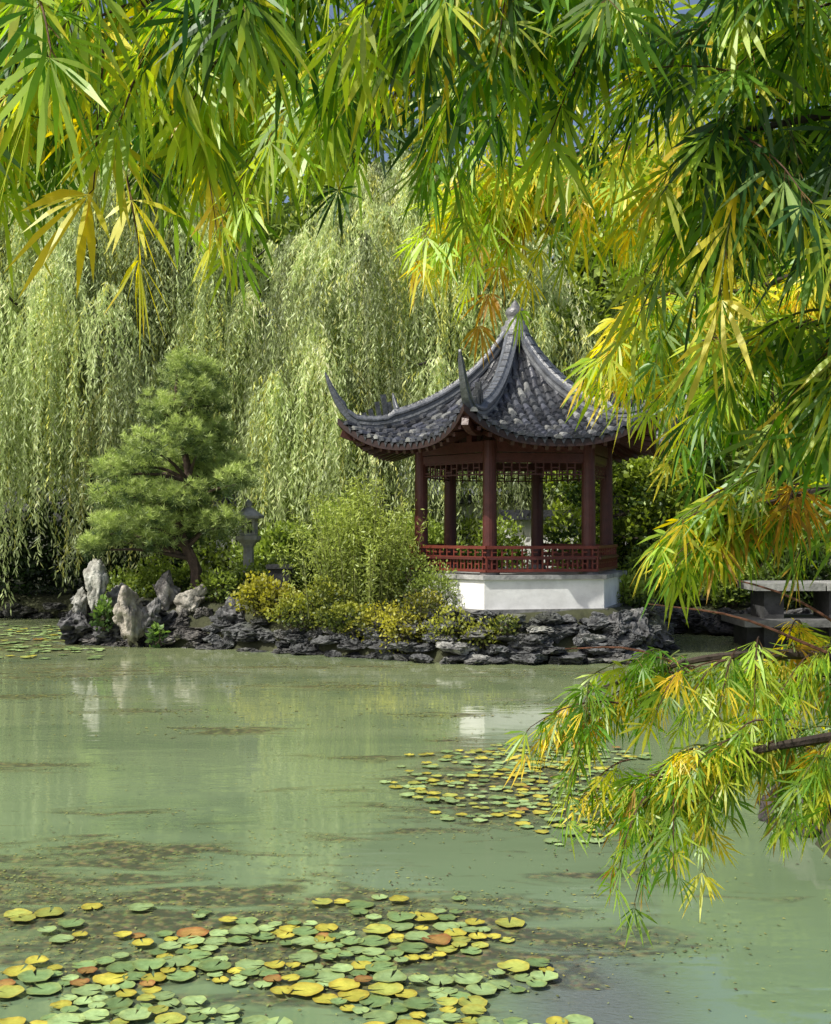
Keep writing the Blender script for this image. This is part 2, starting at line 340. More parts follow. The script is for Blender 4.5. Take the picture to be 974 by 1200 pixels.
for k in range(6):
    u=np.linspace(-1,1,25); v=np.linspace(.03,1,18); U,Vv=np.meshgrid(u,v); Rr=Vv*rmax(U); S=U*Rr*T30
    nu=25; i,j=np.meshgrid(np.arange(24),np.arange(17)); b=j*nu+i; q=np.stack([b,b+1,b+nu+1,b+nu],-1)
    mb.add(surf(k,S,Rr),q=q,c=dark*.4)
    ms.add(surf(k,S,Rr,-.11),q=q,c=(.06,.022,.018))
    e=surf(k,u*rmax(u)*T30,rmax(u)); e2=e-[0,0,.11]; e3=np.vstack([e,e2]); ms.add(e3,q=[(x,x+1,x+1+nu,x+nu) for x in range(nu-1)],c=(.035,.02,.018))
    # rafters
    for s in np.arange(-1.5,1.51,.19):
        r0=max(.9,abs(s)/T30*1.0+.05); r1=rmax(s/1.55)-.06
        if r1-r0<.15: continue
        rr=np.linspace(r0,r1,6); P=surf(k,np.full(6,s),rr,-.15)
        for a_,b_ in zip(P[:-1],P[1:]): bar(ms,a_,b_,.06,.07,c=(.06,.02,.016))
    # tile rows
    sp_=.155; rows=np.arange(-10,11)*sp_; cang=np.linspace(0,math.pi,6); a=VA[k]+R(30); tdir=np.array([-math.sin(a),math.cos(a),0])
    for s in rows:
        if abs(s)>1.56: continue
        rs=abs(s)/T30+.05; re=rmax(s/1.56)+.03
        if re-rs<.1: continue
        nt_=max(1,int((re-rs)/.165)); rr=np.linspace(re,rs,nt_+1)
        for x in range(nt_):
            P0=surf(k,s+rng.normal(0,.011),rr[x],.022+rng.normal(0,.009)); P1=surf(k,s,rr[x+1]-.02,-.008)
            g=dark*rng.uniform(.4,2.3)*np.array([1,1,rng.uniform(.92,1.12)])
            if rng.uniform()<.18: g=np.array([.2,.205,.195])*rng.uniform(.7,1.6)
            V=[]
            for Pc,rad in ((P0,.064),(P1,.046)):
                for c_ in cang: V.append(Pc+tdir*rad*math.cos(c_)+np.array([0,0,rad*1.15*math.sin(c_)]))
            mb.add(V,q=[(y,y+1,y+7,y+6) for y in range(5)]+[(0,1,2,3),(0,3,4,5)],c=g)
        s2=s+sp_/2; rs=abs(s2)/T30+.1; re=rmax(s2/1.56)+.02
        if abs(s2)>1.55 or re-rs<.1: continue
        nt_=max(1,int((re-rs)/.12)); rr=np.linspace(re,rs,nt_+1)
        for x in range(nt_):
            A=surf(k,np.array([s2-.05,s2+.05]),rr[x],.035); B=surf(k,np.array([s2-.05,s2+.05]),rr[x+1],.006); A2=A-[0,0,.03]
            mb.add(np.vstack([A,B,A2]),q=[(0,1,3,2),(0,1,5,4)],c=dark*rng.uniform(.25,1.1))
        P=surf(k,s2,re,.03); V=[P+tdir*.05,P-tdir*.05,P-[0,0,.10]]; mb.add(V,t=[(0,1,2)],c=dark*1.1)
mb.build('roof_tiles',[M_tile],False,pav)
# ridges with up-swept horns
mr=MB()
for k in range(6):
    a=VA[k]; d=np.array([math.cos(a),math.sin(a),0]); t=np.array([-math.sin(a),math.cos(a),0])
    rc=np.concatenate([np.linspace(.1,2.85,26),[3.0,3.12,3.22,3.3,3.36,3.4]])
    zb=np.where(rc<=2.9,np.polyval(pr,np.clip(rc/3.175,0,1)),0); zb[-6:]=[4.0,4.13,4.29,4.47,4.64,4.8]
    hh=np.where(rc<=2.3,.29,.22); hh[-6:]=[.2,.17,.14,.11,.08,.035]; ww=np.full(len(rc),.18); ww[-8:]=[.16,.15,.13,.115,.1,.085,.065,.03]
    rings=[]
    for r_,z_,h_,w_ in zip(rc,zb,hh,ww):
        c_=PC+d*r_; c_[2]=z_-.02
        prof=[(-1,0),(-1,.55),(-1.35,.6),(-1.35,.72),(-.8,.85),(-.5,1.),(.5,1.),(.8,.85),(1.35,.72),(1.35,.6),(1,.55),(1,0)]
        rings.append([c_+t*w_*.5*x+np.array([0,0,h_*y])-d*(h_*y*.5 if r_>3 else 0) for x,y in prof])
    loft(mr,rings,c=(.115,.125,.14))
    rr=np.linspace(.3,2.8,16)
    for sg in (-1,1):
        P=[PC+d*x+t*sg*.093+np.array([0,0,np.polyval(pr,x/3.175)+.06]) for x in rr]
        for a_,b_ in zip(P[:-1],P[1:]): bar(mr,a_,b_,.02,.04,c=(.2,.21,.22))
    # ridge-cap tile joints
    for r_ in np.arange(.3,3.0,.14):
        c_=PC+d*r_; z_=np.polyval(pr,r_/3.175)-.02+(.29 if r_<2.3 else .22); bar(mr,c_+[0,0,z_-.012]-t*.055,c_+[0,0,z_-.012]+t*.055,.035,.035,c=(.07,.075,.085))
    for r_,zz,h_,w_ in ((2.32,.2,.5,.09),(2.43,.2,.34,.08),(2.22,.22,.26,.08),(2.55,.18,.2,.08),(2.66,.17,.12,.07)):
        c_=PC+d*r_; z0=np.polyval(pr,r_/3.175)+zz
        bar(mr,(c_[0],c_[1],z0-.1),(c_[0]+d[0]*.06,c_[1]+d[1]*.06,z0+h_*.7),w_,w_,c=(.05,.055,.06),side=t)
    rr=np.linspace(1.5,3.1,9); P=[]
    for r_ in rr:
        c_=PC+d*r_; c_[2]=np.polyval(pr,r_/3.175)-.2; P.append(c_)
    for x in range(8): bar(ms,P[x],P[x+1],.11,.17,c=(.07,.024,.018))
mr.build('roof_ridges',[M_tile],False,pav)
ms.build('eaves',[M_wood],False,pav)
mf=MB(); prof=[(.24,5.6),(.26,5.68),(.18,5.73),(.18,5.79),(.12,5.82),(.155,5.88),(.18,5.94),(.15,6.01),(.08,6.06),(.05,6.12),(.01,6.17)]
loft(mf,[[PC+np.array([r_*math.cos(q),r_*math.sin(q),z_]) for q in np.linspace(0,2*math.pi,16,endpoint=False)] for r_,z_ in prof],c=(.2,.2,.2))
mf.build('roof_finial',[M_tile],True,pav)
# frame
mw=MB(); red=(.085,.024,.021); CR=1.7
cols=[PC+np.array([CR*math.cos(a),CR*math.sin(a),0]) for a in VA]
for c_ in cols:
    tube(mw,[c_+[0,0,1.36],c_+[0,0,2.4],c_+[0,0,3.55]],[.122,.116,.11],16,c=red)
    tube(mw,[c_+[0,0,1.34],c_+[0,0,1.36],c_+[0,0,1.42],c_+[0,0,1.44]],[.16,.17,.15,.11],16,c=(.2,.2,.19))
for k in range(6):
    A=cols[k];B=cols[(k+1)%6]; d=nrm(B-A); ln=np.linalg.norm(B-A); a=VA[k]+R(30); no=np.array([math.cos(a),math.sin(a),0])
    A1=A+d*.1; B1=B-d*.1
    def hb(z,h,w_=.09,off=0,c=red): bar(mw,A1+no*off+[0,0,z],B1+no*off+[0,0,z],w_,h,c=c)
    hb(3.46,.18,.12); hb(3.29,.13,.09); 
    for f in (.25,.5,.75):
        p_=A+(B-A)*f; bar(mw,p_+[0,0,3.55],p_+[0,0,3.72],.12,.12,c=red,side=d)
    z0,z1=2.96,3.21; hb(z1,.028,.035); hb(z0+.05,.022,.03)
    nb=11
    for x in range(nb+1):
        p_=A1+(B1-A1)*(x/nb); lo=z0+(.05 if x%2 else 0.0)
        if x in(0,nb): lo=z0-.16
        bar(mw,p_+[0,0,lo],p_+[0,0,z1],.022,.022,c=red,side=d)
        if x<nb:
            p2=A1+(B1-A1)*((x+1)/nb); zz=z0+.1+.06*(x%2)
            bar(mw,p_+[0,0,zz],p2+[0,0,zz],.02,.02,c=red)
    A2=PC+(A-PC)*1.11; B2=PC+(B-PC)*1.11; A3=PC+(A-PC)*1.06; B3=PC+(B-PC)*1.06
    if k==1: continue
    rd=(.15,.034,.024)
    bar(mw,A3+[0,0,1.62],B3+[0,0,1.62],.26,.04,c=red)
    bar(mw,A2+[0,0,1.80],B2+[0,0,1.80],.055,.05,c=rd); bar(mw,A2+[0,0,1.42],B2+[0,0,1.42],.05,.045,c=rd); bar(mw,A2+[0,0,1.64],B2+[0,0,1.64],.035,.03,c=rd)
    nb=22
    for x in range(nb+1):
        p_=A2+(B2-A2)*(x/nb); bar(mw,p_+[0,0,1.42],p_+[0,0,1.79 if x%2 else 1.64],.026,.026,c=rd,side=d)
        if x%2 and x<nb: 
            p2=A2+(B2-A2)*((x+1)/nb); bar(mw,p_+[0,0,1.72],p2+[0,0,1.72],.02,.02,c=rd); bar(mw,p_+[0,0,1.53],p2+[0,0,1.53],.02,.02,c=rd)
mw.build('timber_frame',[M_wood],False,pav)
def hexp(mb,r,z0,z1,c):
    loft(mb,[[PC+np.array([r*math.cos(a),r*math.sin(a),z]) for a in VA] for z in (z0,z1)],c=c)
mp=MB(); hexp(mp,2.03,.3,1.28,(.8,.8,.78)); mp.build('plinth_wall',[M_plaster],False,pav)
mp=MB(); hexp(mp,2.09,1.282,1.35,(.36,.36,.35)); hexp(mp,2.1,.3,.8,(.25,.25,.24)); mp.build('stone_coping',[M_stone],False,pav)

# ------------------------------------------------------------ garden walls, footbridge, planter, lantern, building
def gwall(x0,x1,y0,zt):
    gw=empty('garden_wall'); mb=MB(); box(mb,(x0,y0,.3),(x1,y0+.25,zt),c=(.8,.8,.78)); mb.build('wall_panel',[M_plaster],False,gw)
    mb=MB()
    for x_ in np.arange(x0,x1,.22): bar(mb,(x_,y0-.15,zt+.04),(x_,y0+.4,zt+.04),.14,.08,c=dark*rng.uniform(.7,1.4))
    box(mb,(x0-.05,y0-.18,zt+.002),(x1+.05,y0+.43,zt+.03),c=dark); box(mb,(x0-.05,y0+.07,zt+.08),(x1+.05,y0+.18,zt+.22),c=dark); mb.build('wall_coping',[M_tile],False,gw)
gwall(-5,7,28.6,2.7)
gwall(1.9,6.4,26.0,2.3)
fb=empty('stone_footbridge'); mb=MB()
for x_ in (5.95,7.2,8.45):
    box(mb,(x_,20.9,1.02),(x_+1.22,22.1,1.15),c=np.array([.33,.33,.31])*rng.uniform(.85,1.1))
mb.build('deck_slabs',[M_stone],False,fb)
mb=MB()
for x_ in (6.15,7.3,8.5,9.3):
    box(mb,(x_,21.1,-.5),(x_+.35,21.95,1.018),c=(.06,.06,.06))
box(mb,(5.7,20.7,.4),(9.6,22.3,.52),c=(.14,.14,.135)); box(mb,(5.9,21.3,-.5),(9.5,22.2,.398),c=(.05,.05,.05))
mb.build('piers',[M_stone],False,fb)
mb=MB(); 
loft(mb,[[(-2.44+sx*w_,21.6+sy*w_,z_) for sx,sy in((-1,-1),(1,-1),(1,1),(-1,1))] for w_,z_ in((.15,.75),(.2,1.38),(.235,1.39),(.235,1.46),(.2,1.461),(.19,1.38))],c=(.03,.032,.035)); mb.build('planter_box',[M_stone])
sl_=empty('stone_lantern'); LC=np.array([-3.2,22.9,0]); stc=(.42,.41,.38)
def sq(mb,prof,c=stc,n=6):
    loft(mb,[[LC+np.array([r_*math.cos(q+.3),r_*math.sin(q+.3),z_]) for q in np.linspace(0,2*math.pi,n,endpoint=False)] for r_,z_ in prof],c=c)
mb=MB(); sq(mb,[(.26,.6),(.26,.9),(.2,.98),(.11,1.05),(.1,1.75),(.14,1.82),(.24,1.9),(.25,1.97),(.14,1.975)]); mb.build('pedestal',[M_stone],False,sl_)
mb=MB(); sq(mb,[(.09,1.977),(.09,2.3)],(.05,.05,.05))
for q in np.linspace(0,2*math.pi,6,endpoint=False):
    p_=LC+np.array([.15*math.cos(q+.3),.15*math.sin(q+.3),0]); bar(mb,p_+[0,0,1.977],p_+[0,0,2.3],.05,.05,c=stc)
sq(mb,[(.17,1.978),(.17,2.03)]); sq(mb,[(.17,2.24),(.17,2.3)]); mb.build('fire_box',[M_stone],False,sl_)
mb=MB(); sq(mb,[(.3,2.303),(.31,2.35),(.2,2.42),(.1,2.5),(.05,2.52),(.07,2.57),(.06,2.62),(.01,2.67)]); mb.build('cap_stone',[M_stone],False,sl_)
ob=empty('office_building'); mb=MB(); mg=MB()
box(mg,(20,130,0),(37,142,38),c=(.3,.38,.5))
for z_ in np.arange(1.5,39,3.4): box(mb,(19.8,129.7,z_),(37.2,142.3,z_+1.7),c=(.78,.79,.8))
for x_ in np.arange(19.8,37.3,2.4): box(mb,(x_,129.6,0),(x_+.45,129.9,38.5),c=(.74,.75,.76))
mb.build('facade_panels',[M_plaster],False,ob); mg.build('glazing',[M_glass],False,ob)

# ------------------------------------------------------------ foliage masses
def blob(mb,c,rad,n,L,W,lo,hi,m=1,up=.3,lump=.35,seed=0,fill=.55):
    d=nrm(rng.normal(size=(n,3))); q=rng.uniform(fill,1,n)**.6
    lm=1-lump+lump*2*(n3(d,2.3,seed)*.5+.5)
    P=np.array(c)+d*np.array(rad)*(q*lm)[:,None]
    D=nrm(d*.6+rng.normal(size=(n,3))*.7+np.array([0,0,up]))
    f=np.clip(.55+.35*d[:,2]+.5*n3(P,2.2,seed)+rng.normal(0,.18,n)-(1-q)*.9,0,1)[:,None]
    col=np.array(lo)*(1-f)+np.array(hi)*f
    leaves(mb,P,D,L*rng.uniform(.7,1.3,n),W*rng.uniform(.7,1.3,n),col,m)
def tree(name,base,h,cr,ncl,per,L,W,lo,hi,clr=1.6,tr=.2,flat=.8,z0=.35,seed=1):
    rg=np.random.default_rng(seed); mb=MB(); base=np.array(base,float)
    top=base+np.array([rg.normal(0,.3),rg.normal(0,.3),h*.8])
    tp=smooth_path([base-[0,0,.3],base+[rg.normal(0,.15),0,h*.3],base+(top-base)*.65+[rg.normal(0,.3),0,0],top],14); tube(mb,tp,np.linspace(tr,tr*.25,14),9,c=(.07,.055,.04),jit=.06)
    for i in range(ncl):
        a=rg.uniform(0,6.28); f=rg.uniform(0,1); zz=z0*h+(h*(1-z0)-clr*.6)*f; rr=cr*math.sqrt(max(.05,1-(abs(f-.35)/.75)**2))*rg.uniform(.35,1)
        c=base+np.array([rr*math.cos(a),rr*math.sin(a),zz]); s=tp[min(13,int(4+9*f*.8))]
        tube(mb,smooth_path([s,(s+c)/2+[0,0,-.2],c],7),np.linspace(tr*.35,tr*.08,7),5,c=(.07,.055,.04))
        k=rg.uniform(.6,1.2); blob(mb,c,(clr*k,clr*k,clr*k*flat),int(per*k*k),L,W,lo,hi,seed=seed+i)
    return mb.build(name,[M_bark,M_leaf])
G1=((.08,.13,.025),(.44,.56,.13))
for i,(x_,y_,h_,cr) in enumerate([(-17,43,15,5),(-11.5,42,17,5),(-6,44,17,5),(-1,42,16,4.8),(4,43,15.5,4.5),(-23,44,16,5),(9.5,44,13,4.5),(14,42,12,4)]):
    tree('deciduous_tree',(x_,y_,.4),h_,cr,22,850,.4,.22,*G1,clr=1.9,tr=.35,seed=20+i,z0=.25)
for i,(x_,y_,h_,cr) in enumerate([(4.8,29.8,8.2,2.6),(8.3,28.5,8.6,2.8),(11.5,27,8.5,2.8),(7.2,26.2,5.4,1.8)]):
    tree('deciduous_tree',(x_,y_,.5),h_,cr,20,1100,.17,.1,(.03,.06,.012),(.36,.46,.06),clr=1.15,tr=.17,seed=60+i,z0=.22)
tree('deciduous_tree',(4.1,25.0,.7),3.8,1.5,12,900,.13,.075,(.03,.06,.012),(.38,.48,.06),clr=.75,tr=.09,seed=71,z0=.3)
mb=MB()
for i in range(34):
    x_=-12+i*.62+rng.normal(0,.2)
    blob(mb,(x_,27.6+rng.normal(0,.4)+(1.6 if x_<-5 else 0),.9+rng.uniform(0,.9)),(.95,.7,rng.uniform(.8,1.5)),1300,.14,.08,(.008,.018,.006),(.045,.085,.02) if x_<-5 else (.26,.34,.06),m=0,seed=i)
mb.build('hedge',[M_leaf])

# ------------------------------------------------------------ willows
def willow(name,base,h,cr,ntuft,nstr,seed,lean=(0,0),zlow=1.2,tint=(1,1,1),top=.98):
    rg=np.random.default_rng(seed); mb=MB(); base=np.array(base,float)
    fork=base+np.array([lean[0]*.5,lean[1]*.5,h*.35]); tube(mb,smooth_path([base-[0,0,.3],base+[lean[0]*.2+.15,0,h*.15],fork],9),np.linspace(.5,.36,9),10,c=(.035,.03,.025),jit=.05)
    PP=[];DD=[];CC=[]
    for i in range(ntuft):
        a=rg.uniform(0,2*math.pi) if i%3==0 else rg.uniform(math.pi*1.0,math.pi*2.0)
        f=rg.uniform(0,1)**.75; rr=cr*(1-f**3*.75)*rg.uniform(.55,1.05); zt=base[2]+h*(.28+(top-.28)*f)
        c=base+np.array([lean[0],lean[1],0]); c=c+np.array([rr*math.cos(a),rr*math.sin(a),0]); c[2]=zt
        if i%2==0: tube(mb,smooth_path([fork,(fork*.55+c*.45)+[0,0,.6],c],8),np.linspace(.13,.02,8),5,c=(.04,.035,.03))
        out=np.array([math.cos(a),math.sin(a),0]); bright=rg.choice([.5,.85,1.1,1.35],p=[.18,.27,.31,.24]); tuft_w=rg.uniform(.5,1.15)  # sunlit clumps and dark gaps put into the tuft colour
        for s in range(nstr):
            ln=rg.uniform(1.2,5.0)*(.8+.4*f); ln=min(ln,(c[2]-zlow)*rg.uniform(.75,1.0)+.3)
            if ln<.5: continue
            o=out*rg.uniform(-.4,1.1)*tuft_w+np.array([-out[1],out[0],0])*rg.normal(0,.65)*tuft_w; rise=rg.uniform(0,.35)
            nl=int(ln/.06); t=np.linspace(0,1,nl); 
            P=c+o[None]*(1-np.exp(-t*3.8))[:,None]; P[:,2]+=rise*np.sin(np.clip(t*5,0,math.pi))-ln*t**1.12; P[:,:2]+=.05*np.sin(t*5+s)[:,None]
            P[:,2]-=.08*(np.linalg.norm(o)**2)+rg.uniform(-.3,.5)
            D=rg.normal(size=(nl,3))*[.48,.48,.2]+np.array([0,0,-1])
            g=bright*rg.uniform(.6,1.3)*(.8+.35*np.exp(-t*2.0))
            col=np.array([.52,.60,.28])[None]*np.array(tint)*g[:,None]*rg.uniform(.85,1.15,(nl,1))
            if rg.uniform()<.12: col=col*np.array([1.2,1.05,.6])
            PP.append(P+rg.normal(0,.018,P.shape));DD.append(D);CC.append(col)
    P=np.concatenate(PP); leaves(mb,P,np.concatenate(DD),.165*rng.uniform(.7,1.3,len(P)),.036,np.clip(np.concatenate(CC),0,.78),1)
    mb.build(name,[M_bark,M_willow]); return len(P)
print(willow('willow_tree',(-8.4,32,.5),12.4,5.6,205,36,1,lean=(0,-.5),zlow=.8))
print(willow('willow_tree',(-4.0,31.2,.5),11.2,5.0,160,36,2,lean=(4.0,-.3),zlow=1.4))
print(willow('willow_tree',(-14,33,.5),12.5,4.0,60,32,3,zlow=1.0,tint=(.85,.9,.85)))
# ------------------------------------------------------------ pine
mb=MB(); tp=smooth_path([(-4.15,22.1,.6),(-4.05,22.1,1.3),(-4.35,22.15,2.1),(-4.2,22.1,3.1),(-4.45,22.1,4.2),(-4.4,22.1,5.0)],20); tube(mb,tp,np.linspace(.13,.03,20),9,c=(.09,.06,.045),jit=.08)
pts=[(-4.43,5.05,.42,.4),(-4.15,4.5,.5,.36),(-4.7,4.2,.5,.4),(-4.0,3.9,.5,.34),(-5.05,3.4,.5,.36),(-3.7,3.4,.6,.36),(-4.5,3.4,.7,.36),(-3.6,2.85,.6,.32),(-5.2,2.75,.6,.34),(-4.4,2.65,.8,.34),(-5.6,2.2,.5,.32),(-5.0,2.05,.8,.33),(-3.75,2.15,.7,.3),(-4.4,2.0,.6,.25),(-5.9,1.8,.3,.22)]
PP=[];DD=[];CC=[]
for i,(x_,z_,a,h_) in enumerate(pts):
    for sub in range(3):
        yy=22.1+(-.6,.1,.6)[sub]*(.5 if z_>4 else 1)+rng.normal(0,.15); c=np.array([x_+rng.normal(0,.22),yy,z_+rng.normal(0,.15)])
        s=tp[int(np.argmin(np.abs(tp[:,2]-(z_-.3))))]; tube(mb,smooth_path([s,(s+c)/2+[0,0,.05],c-[0,0,.1]],6),np.linspace(.045,.012,6),5,c=(.08,.055,.04))
        nt_=92; d=nrm(rng.normal(size=(nt_,3))); T=c+d*np.array([a*.85,.45,h_*.9])*(rng.uniform(.4,1,nt_)*(1+.35*n3(d,3,i)))[:,None]
        nn_=20
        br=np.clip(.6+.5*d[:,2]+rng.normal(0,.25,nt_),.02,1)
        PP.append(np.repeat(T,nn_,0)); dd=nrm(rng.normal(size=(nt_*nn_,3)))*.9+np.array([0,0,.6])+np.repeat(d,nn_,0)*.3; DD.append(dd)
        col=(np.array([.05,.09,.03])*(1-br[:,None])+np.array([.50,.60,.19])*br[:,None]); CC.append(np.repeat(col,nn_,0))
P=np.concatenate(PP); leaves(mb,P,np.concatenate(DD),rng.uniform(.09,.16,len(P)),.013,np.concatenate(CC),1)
mb.build('pine_tree',[M_bark,M_needle])

# ------------------------------------------------------------ shrubs
def shrub(name,blobs,L,W,lo,hi,per=1800):
    mb=MB()
    for i,(x_,y_,z_,a,b_,h_) in enumerate(blobs):
        for st in range(7):
            e=np.array([x_,y_,z_])+rng.normal(size=3)*np.array([a,b_,h_])*.5
            tube(mb,[(x_+rng.normal(0,.06),y_,z_-h_),((x_+e[0])/2,(y_+e[1])/2,z_-h_*.3),e],[.014,.01,.004],4,c=(.1,.08,.05))
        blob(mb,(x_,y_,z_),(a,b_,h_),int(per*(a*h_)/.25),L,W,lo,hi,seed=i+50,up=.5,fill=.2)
    return mb.build(name,[M_bark,M_leaf])
mb=MB()
for i in range(120):
    x_=-.95+rng.normal(0,.36); y_=20.6+rng.normal(0,.3); h_=rng.uniform(1.1,2.35)*(1-.2*abs(x_+.9)); tip=np.array([x_+(x_+.9)*.45+rng.normal(0,.1),y_+rng.normal(0,.15),.75+h_])
    pth=smooth_path([(x_,y_,.6),((x_*1.3+tip[0]*.7)/2,y_,.75+h_*.5),tip],12); tube(mb,pth,np.linspace(.012,.003,12),4,c=(.18,.2,.06))
    nl=120; t=rng.uniform(.1,1,nl); P=np.stack([np.interp(t*11,np.arange(12),pth[:,j]) for j in range(3)],1)+rng.normal(0,.06,(nl,3)); D=rng.normal(size=(nl,3))+[0,0,.1]
    br=np.clip(.3+.6*t+rng.normal(0,.2,nl),0,1)[:,None]; leaves(mb,P,D,rng.uniform(.07,.12,nl),.026,np.array([.08,.11,.03])*(1-br)+np.array([.46,.54,.12])*br,1)
mb.build('bamboo_clump',[M_bark,M_leaf])
Yl=((.08,.09,.015),(.56,.53,.07)); Gl=((.05,.085,.018),(.38,.48,.08)); Md=((.06,.085,.018),(.46,.48,.07))
shrub('yellow_shrub',[(-2.75,20.9,.95,.4,.35,.35),(-2.35,20.7,.85,.4,.3,.3)],.07,.05,*Yl)
shrub('low_shrub',[(-1.95,20.3,.72,.5,.35,.3),(-1.5,20.2,.85,.45,.35,.35),(-1.2,19.8,.62,.5,.3,.28)],.06,.045,*Md)
shrub('low_shrub',[(-.6,19.6,.55,.5,.35,.32),(-.2,19.2,.5,.42,.3,.38),(.1,19.3,.85,.4,.3,.3)],.055,.04,*Yl,per=1500)
shrub('low_shrub',[(.55,19.0,.55,.45,.3,.3),(1.1,18.85,.45,.4,.25,.22),(1.4,18.75,.6,.25,.2,.16)],.06,.04,*Md,per=1300)
shrub('low_shrub',[(.3,19.8,1.1,.5,.35,.4),(-.05,20.2,1.35,.4,.35,.4)],.06,.03,(.05,.075,.015),(.3,.38,.08))
shrub('green_shrub',[(-3.6,22,1.05,.5,.4,.3),(-3.1,22.3,1.1,.5,.4,.3),(-2.6,22.8,1.25,.5,.4,.4)],.07,.05,*Gl)
shrub('green_shrub',[(-4.9,22.6,1.1,.5,.4,.45),(-5.5,22.9,.9,.5,.4,.4),(-4.3,22.8,1.1,.5,.4,.3)],.07,.05,*Gl)
shrub('green_shrub',[(-5.6,21.5,.55,.18,.15,.28),(-4.55,21.15,.2,.16,.14,.16)],.1,.07,(.04,.08,.02),(.25,.4,.08),per=1200)
shrub('green_shrub',[(3.8,21.2,.95,.4,.4,.35),(4.3,22.5,1.1,.5,.5,.5),(5.2,24.8,1.0,.8,.5,.6),(6.4,24.2,1.0,.8,.5,.5)],.09,.05,*Gl)
shrub('green_shrub',[(-1.4,24.4,1.6,1.0,.6,1.0),(.1,24.9,1.5,.9,.6,.8),(-2.9,25.2,1.4,.9,.6,.9)],.11,.06,(.03,.06,.012),(.34,.44,.08))
shrub('green_shrub',[(1.75,25.2,1.5,.7,.5,.75),(3.4,25.3,1.3,.6,.4,.5),(4.2,25.4,1.6,.8,.4,.8)],.1,.055,(.03,.06,.012),(.34,.44,.07),per=1300)
shrub('green_shrub',[(7.6,23.9,1.1,.9,.5,.7),(9,23.3,1.2,.9,.6,.8)],.1,.06,(.02,.04,.01),(.13,.19,.03))

# ------------------------------------------------------------ foreground thread-leaf maple
MP=MB(); lobA=np.radians([-84,-56,-28,0,28,56,84]); lobL=np.array([.42,.76,.96,1.08,.96,.76,.42])
def maple_leaves(P,A,B,size,col):
    n=len(P); A=nrm(A); B=nrm(B-A*np.sum(A*B,1,keepdims=True)); Nn=np.cross(A,B); spread=rng.uniform(.65,1.05,n)
    for la,ll in zip(lobA,lobL):
        if abs(la)>1.3: sel=rng.uniform(size=n)<.4
        else: sel=np.ones(n,bool)
        p,a_,b_,nn_,sz,cc=P[sel],A[sel],B[sel],Nn[sel],size[sel],col[sel]; k=len(p)
        an=la*spread[sel]+rng.normal(0,.08,k); d=np.cos(an)[:,None]*a_+np.sin(an)[:,None]*b_+nn_*rng.normal(0,.16,(k,1)); d=nrm(d)
        w_=np.cross(d,nn_); Ln=(sz*ll*rng.uniform(.85,1.12,k))[:,None]; W=(sz*.04*rng.uniform(.75,1.25,k))[:,None]; dr=rng.uniform(.15,.6,(k,1)); down=np.array([0,0,-1.])
        crl=nn_*rng.normal(0,.12,(k,1))*Ln
        def pt(f,s): return p+d*Ln*f+(down*dr*Ln*.6+crl)*f*f+w_*W*s
        V=np.stack([pt(0,0),pt(.28,.7),pt(.28,-.7),pt(.6,1),pt(.6,-1),pt(1,0)],1)
        tipc=np.where(rng.uniform(size=(k,1))<.25,np.array([[1.7,1.1,.8]]),np.array([[1.1,1.1,1.1]]))
        c6=np.repeat(cc[:,None],6,1)*np.array([.85,.95,.95,1,1,1.])[None,:,None]; c6[:,5]*=tipc
        b=np.arange(k)[:,None]*6
        MP.add(V,q=(b+np.array([1,3,4,2])),t=np.vstack([b+np.array([0,1,2]),b+np.array([3,5,4])]),m=1,c=c6.reshape(-1,3))
PAL={'g':np.array([.15,.30,.03]),'l':np.array([.42,.56,.06]),'y':np.array([.76,.66,.06]),'o':np.array([.54,.33,.05]),'d':np.array([.035,.10,.018])}
def spray(s,d,ln,sag,nodes,size,mix):
    t=np.linspace(0,1,nodes+1); d=nrm(d); P=s+d*ln*t[:,None]+np.array([0,0,-1.])*sag*(t**2)[:,None]
    tube(MP,P,np.linspace(.0028,.001,len(t)),4,c=(.09,.05,.03) if rng.uniform()<.6 else (.12,.16,.04))
    keys=list(mix.keys()); w_=np.array(list(mix.values())); base=rng.choice(len(keys),p=w_/w_.sum())
    T=nrm(np.gradient(P,axis=0)); side=nrm(np.cross(T,[0,0,1.]))
    PP=[];AA=[];CC=[]
    for i in range(1,len(t)):
        for sg in (-1,1):
            ax=T[i]*.55+side[i]*sg*rng.uniform(.2,.9)+np.array([0,0,-1.])*rng.uniform(.35,1.0)+rng.normal(0,.25,3)
            ax=nrm(ax); pet=rng.uniform(.01,.03); pos=P[i]+ax*pet
            tube(MP,[P[i],pos],[.0009,.0008],3,c=(.2,.12,.04))
            kk=keys[base] if rng.uniform()<.62 else keys[rng.choice(len(keys),p=w_/w_.sum())]
            PP.append(pos);AA.append(ax);CC.append(PAL[kk]*rng.uniform(.7,1.3)*np.array([rng.uniform(.85,1.25),1,1]))
    n=len(PP); maple_leaves(np.array(PP),np.array(AA),rng.normal(size=(n,3))*[1,.8,.45],size*rng.uniform(.7,1.2,n),np.array(CC))
def branch(pts,r0,r1,nsp,ln,sag,size,mix,t0=.12,nodes=6,drop=0,bias=(0,0,0),up=.1):
    P=smooth_path(pts,30); tube(MP,P,np.linspace(r0,r1,30),7,c=(.06,.045,.035))
    for i in range(nsp):
        t=t0+(1-t0)*((i+rng.uniform())/nsp); k=t*29; s=np.array([np.interp(k,np.arange(30),P[:,j]) for j in range(3)])
        tg=nrm(P[min(29,int(k)+1)]-P[max(0,int(k)-1)]); d=tg*.7+rng.normal(0,.55,3)*[1,1,.5]+np.array([0,0,up])+np.array(bias)
        s=s+rng.normal(0,.03,3)
        l_=ln*rng.uniform(.6,1.3); spray(s,d,l_,sag*rng.uniform(.6,1.4)+drop*rng.uniform(0,1),nodes,size,mix)
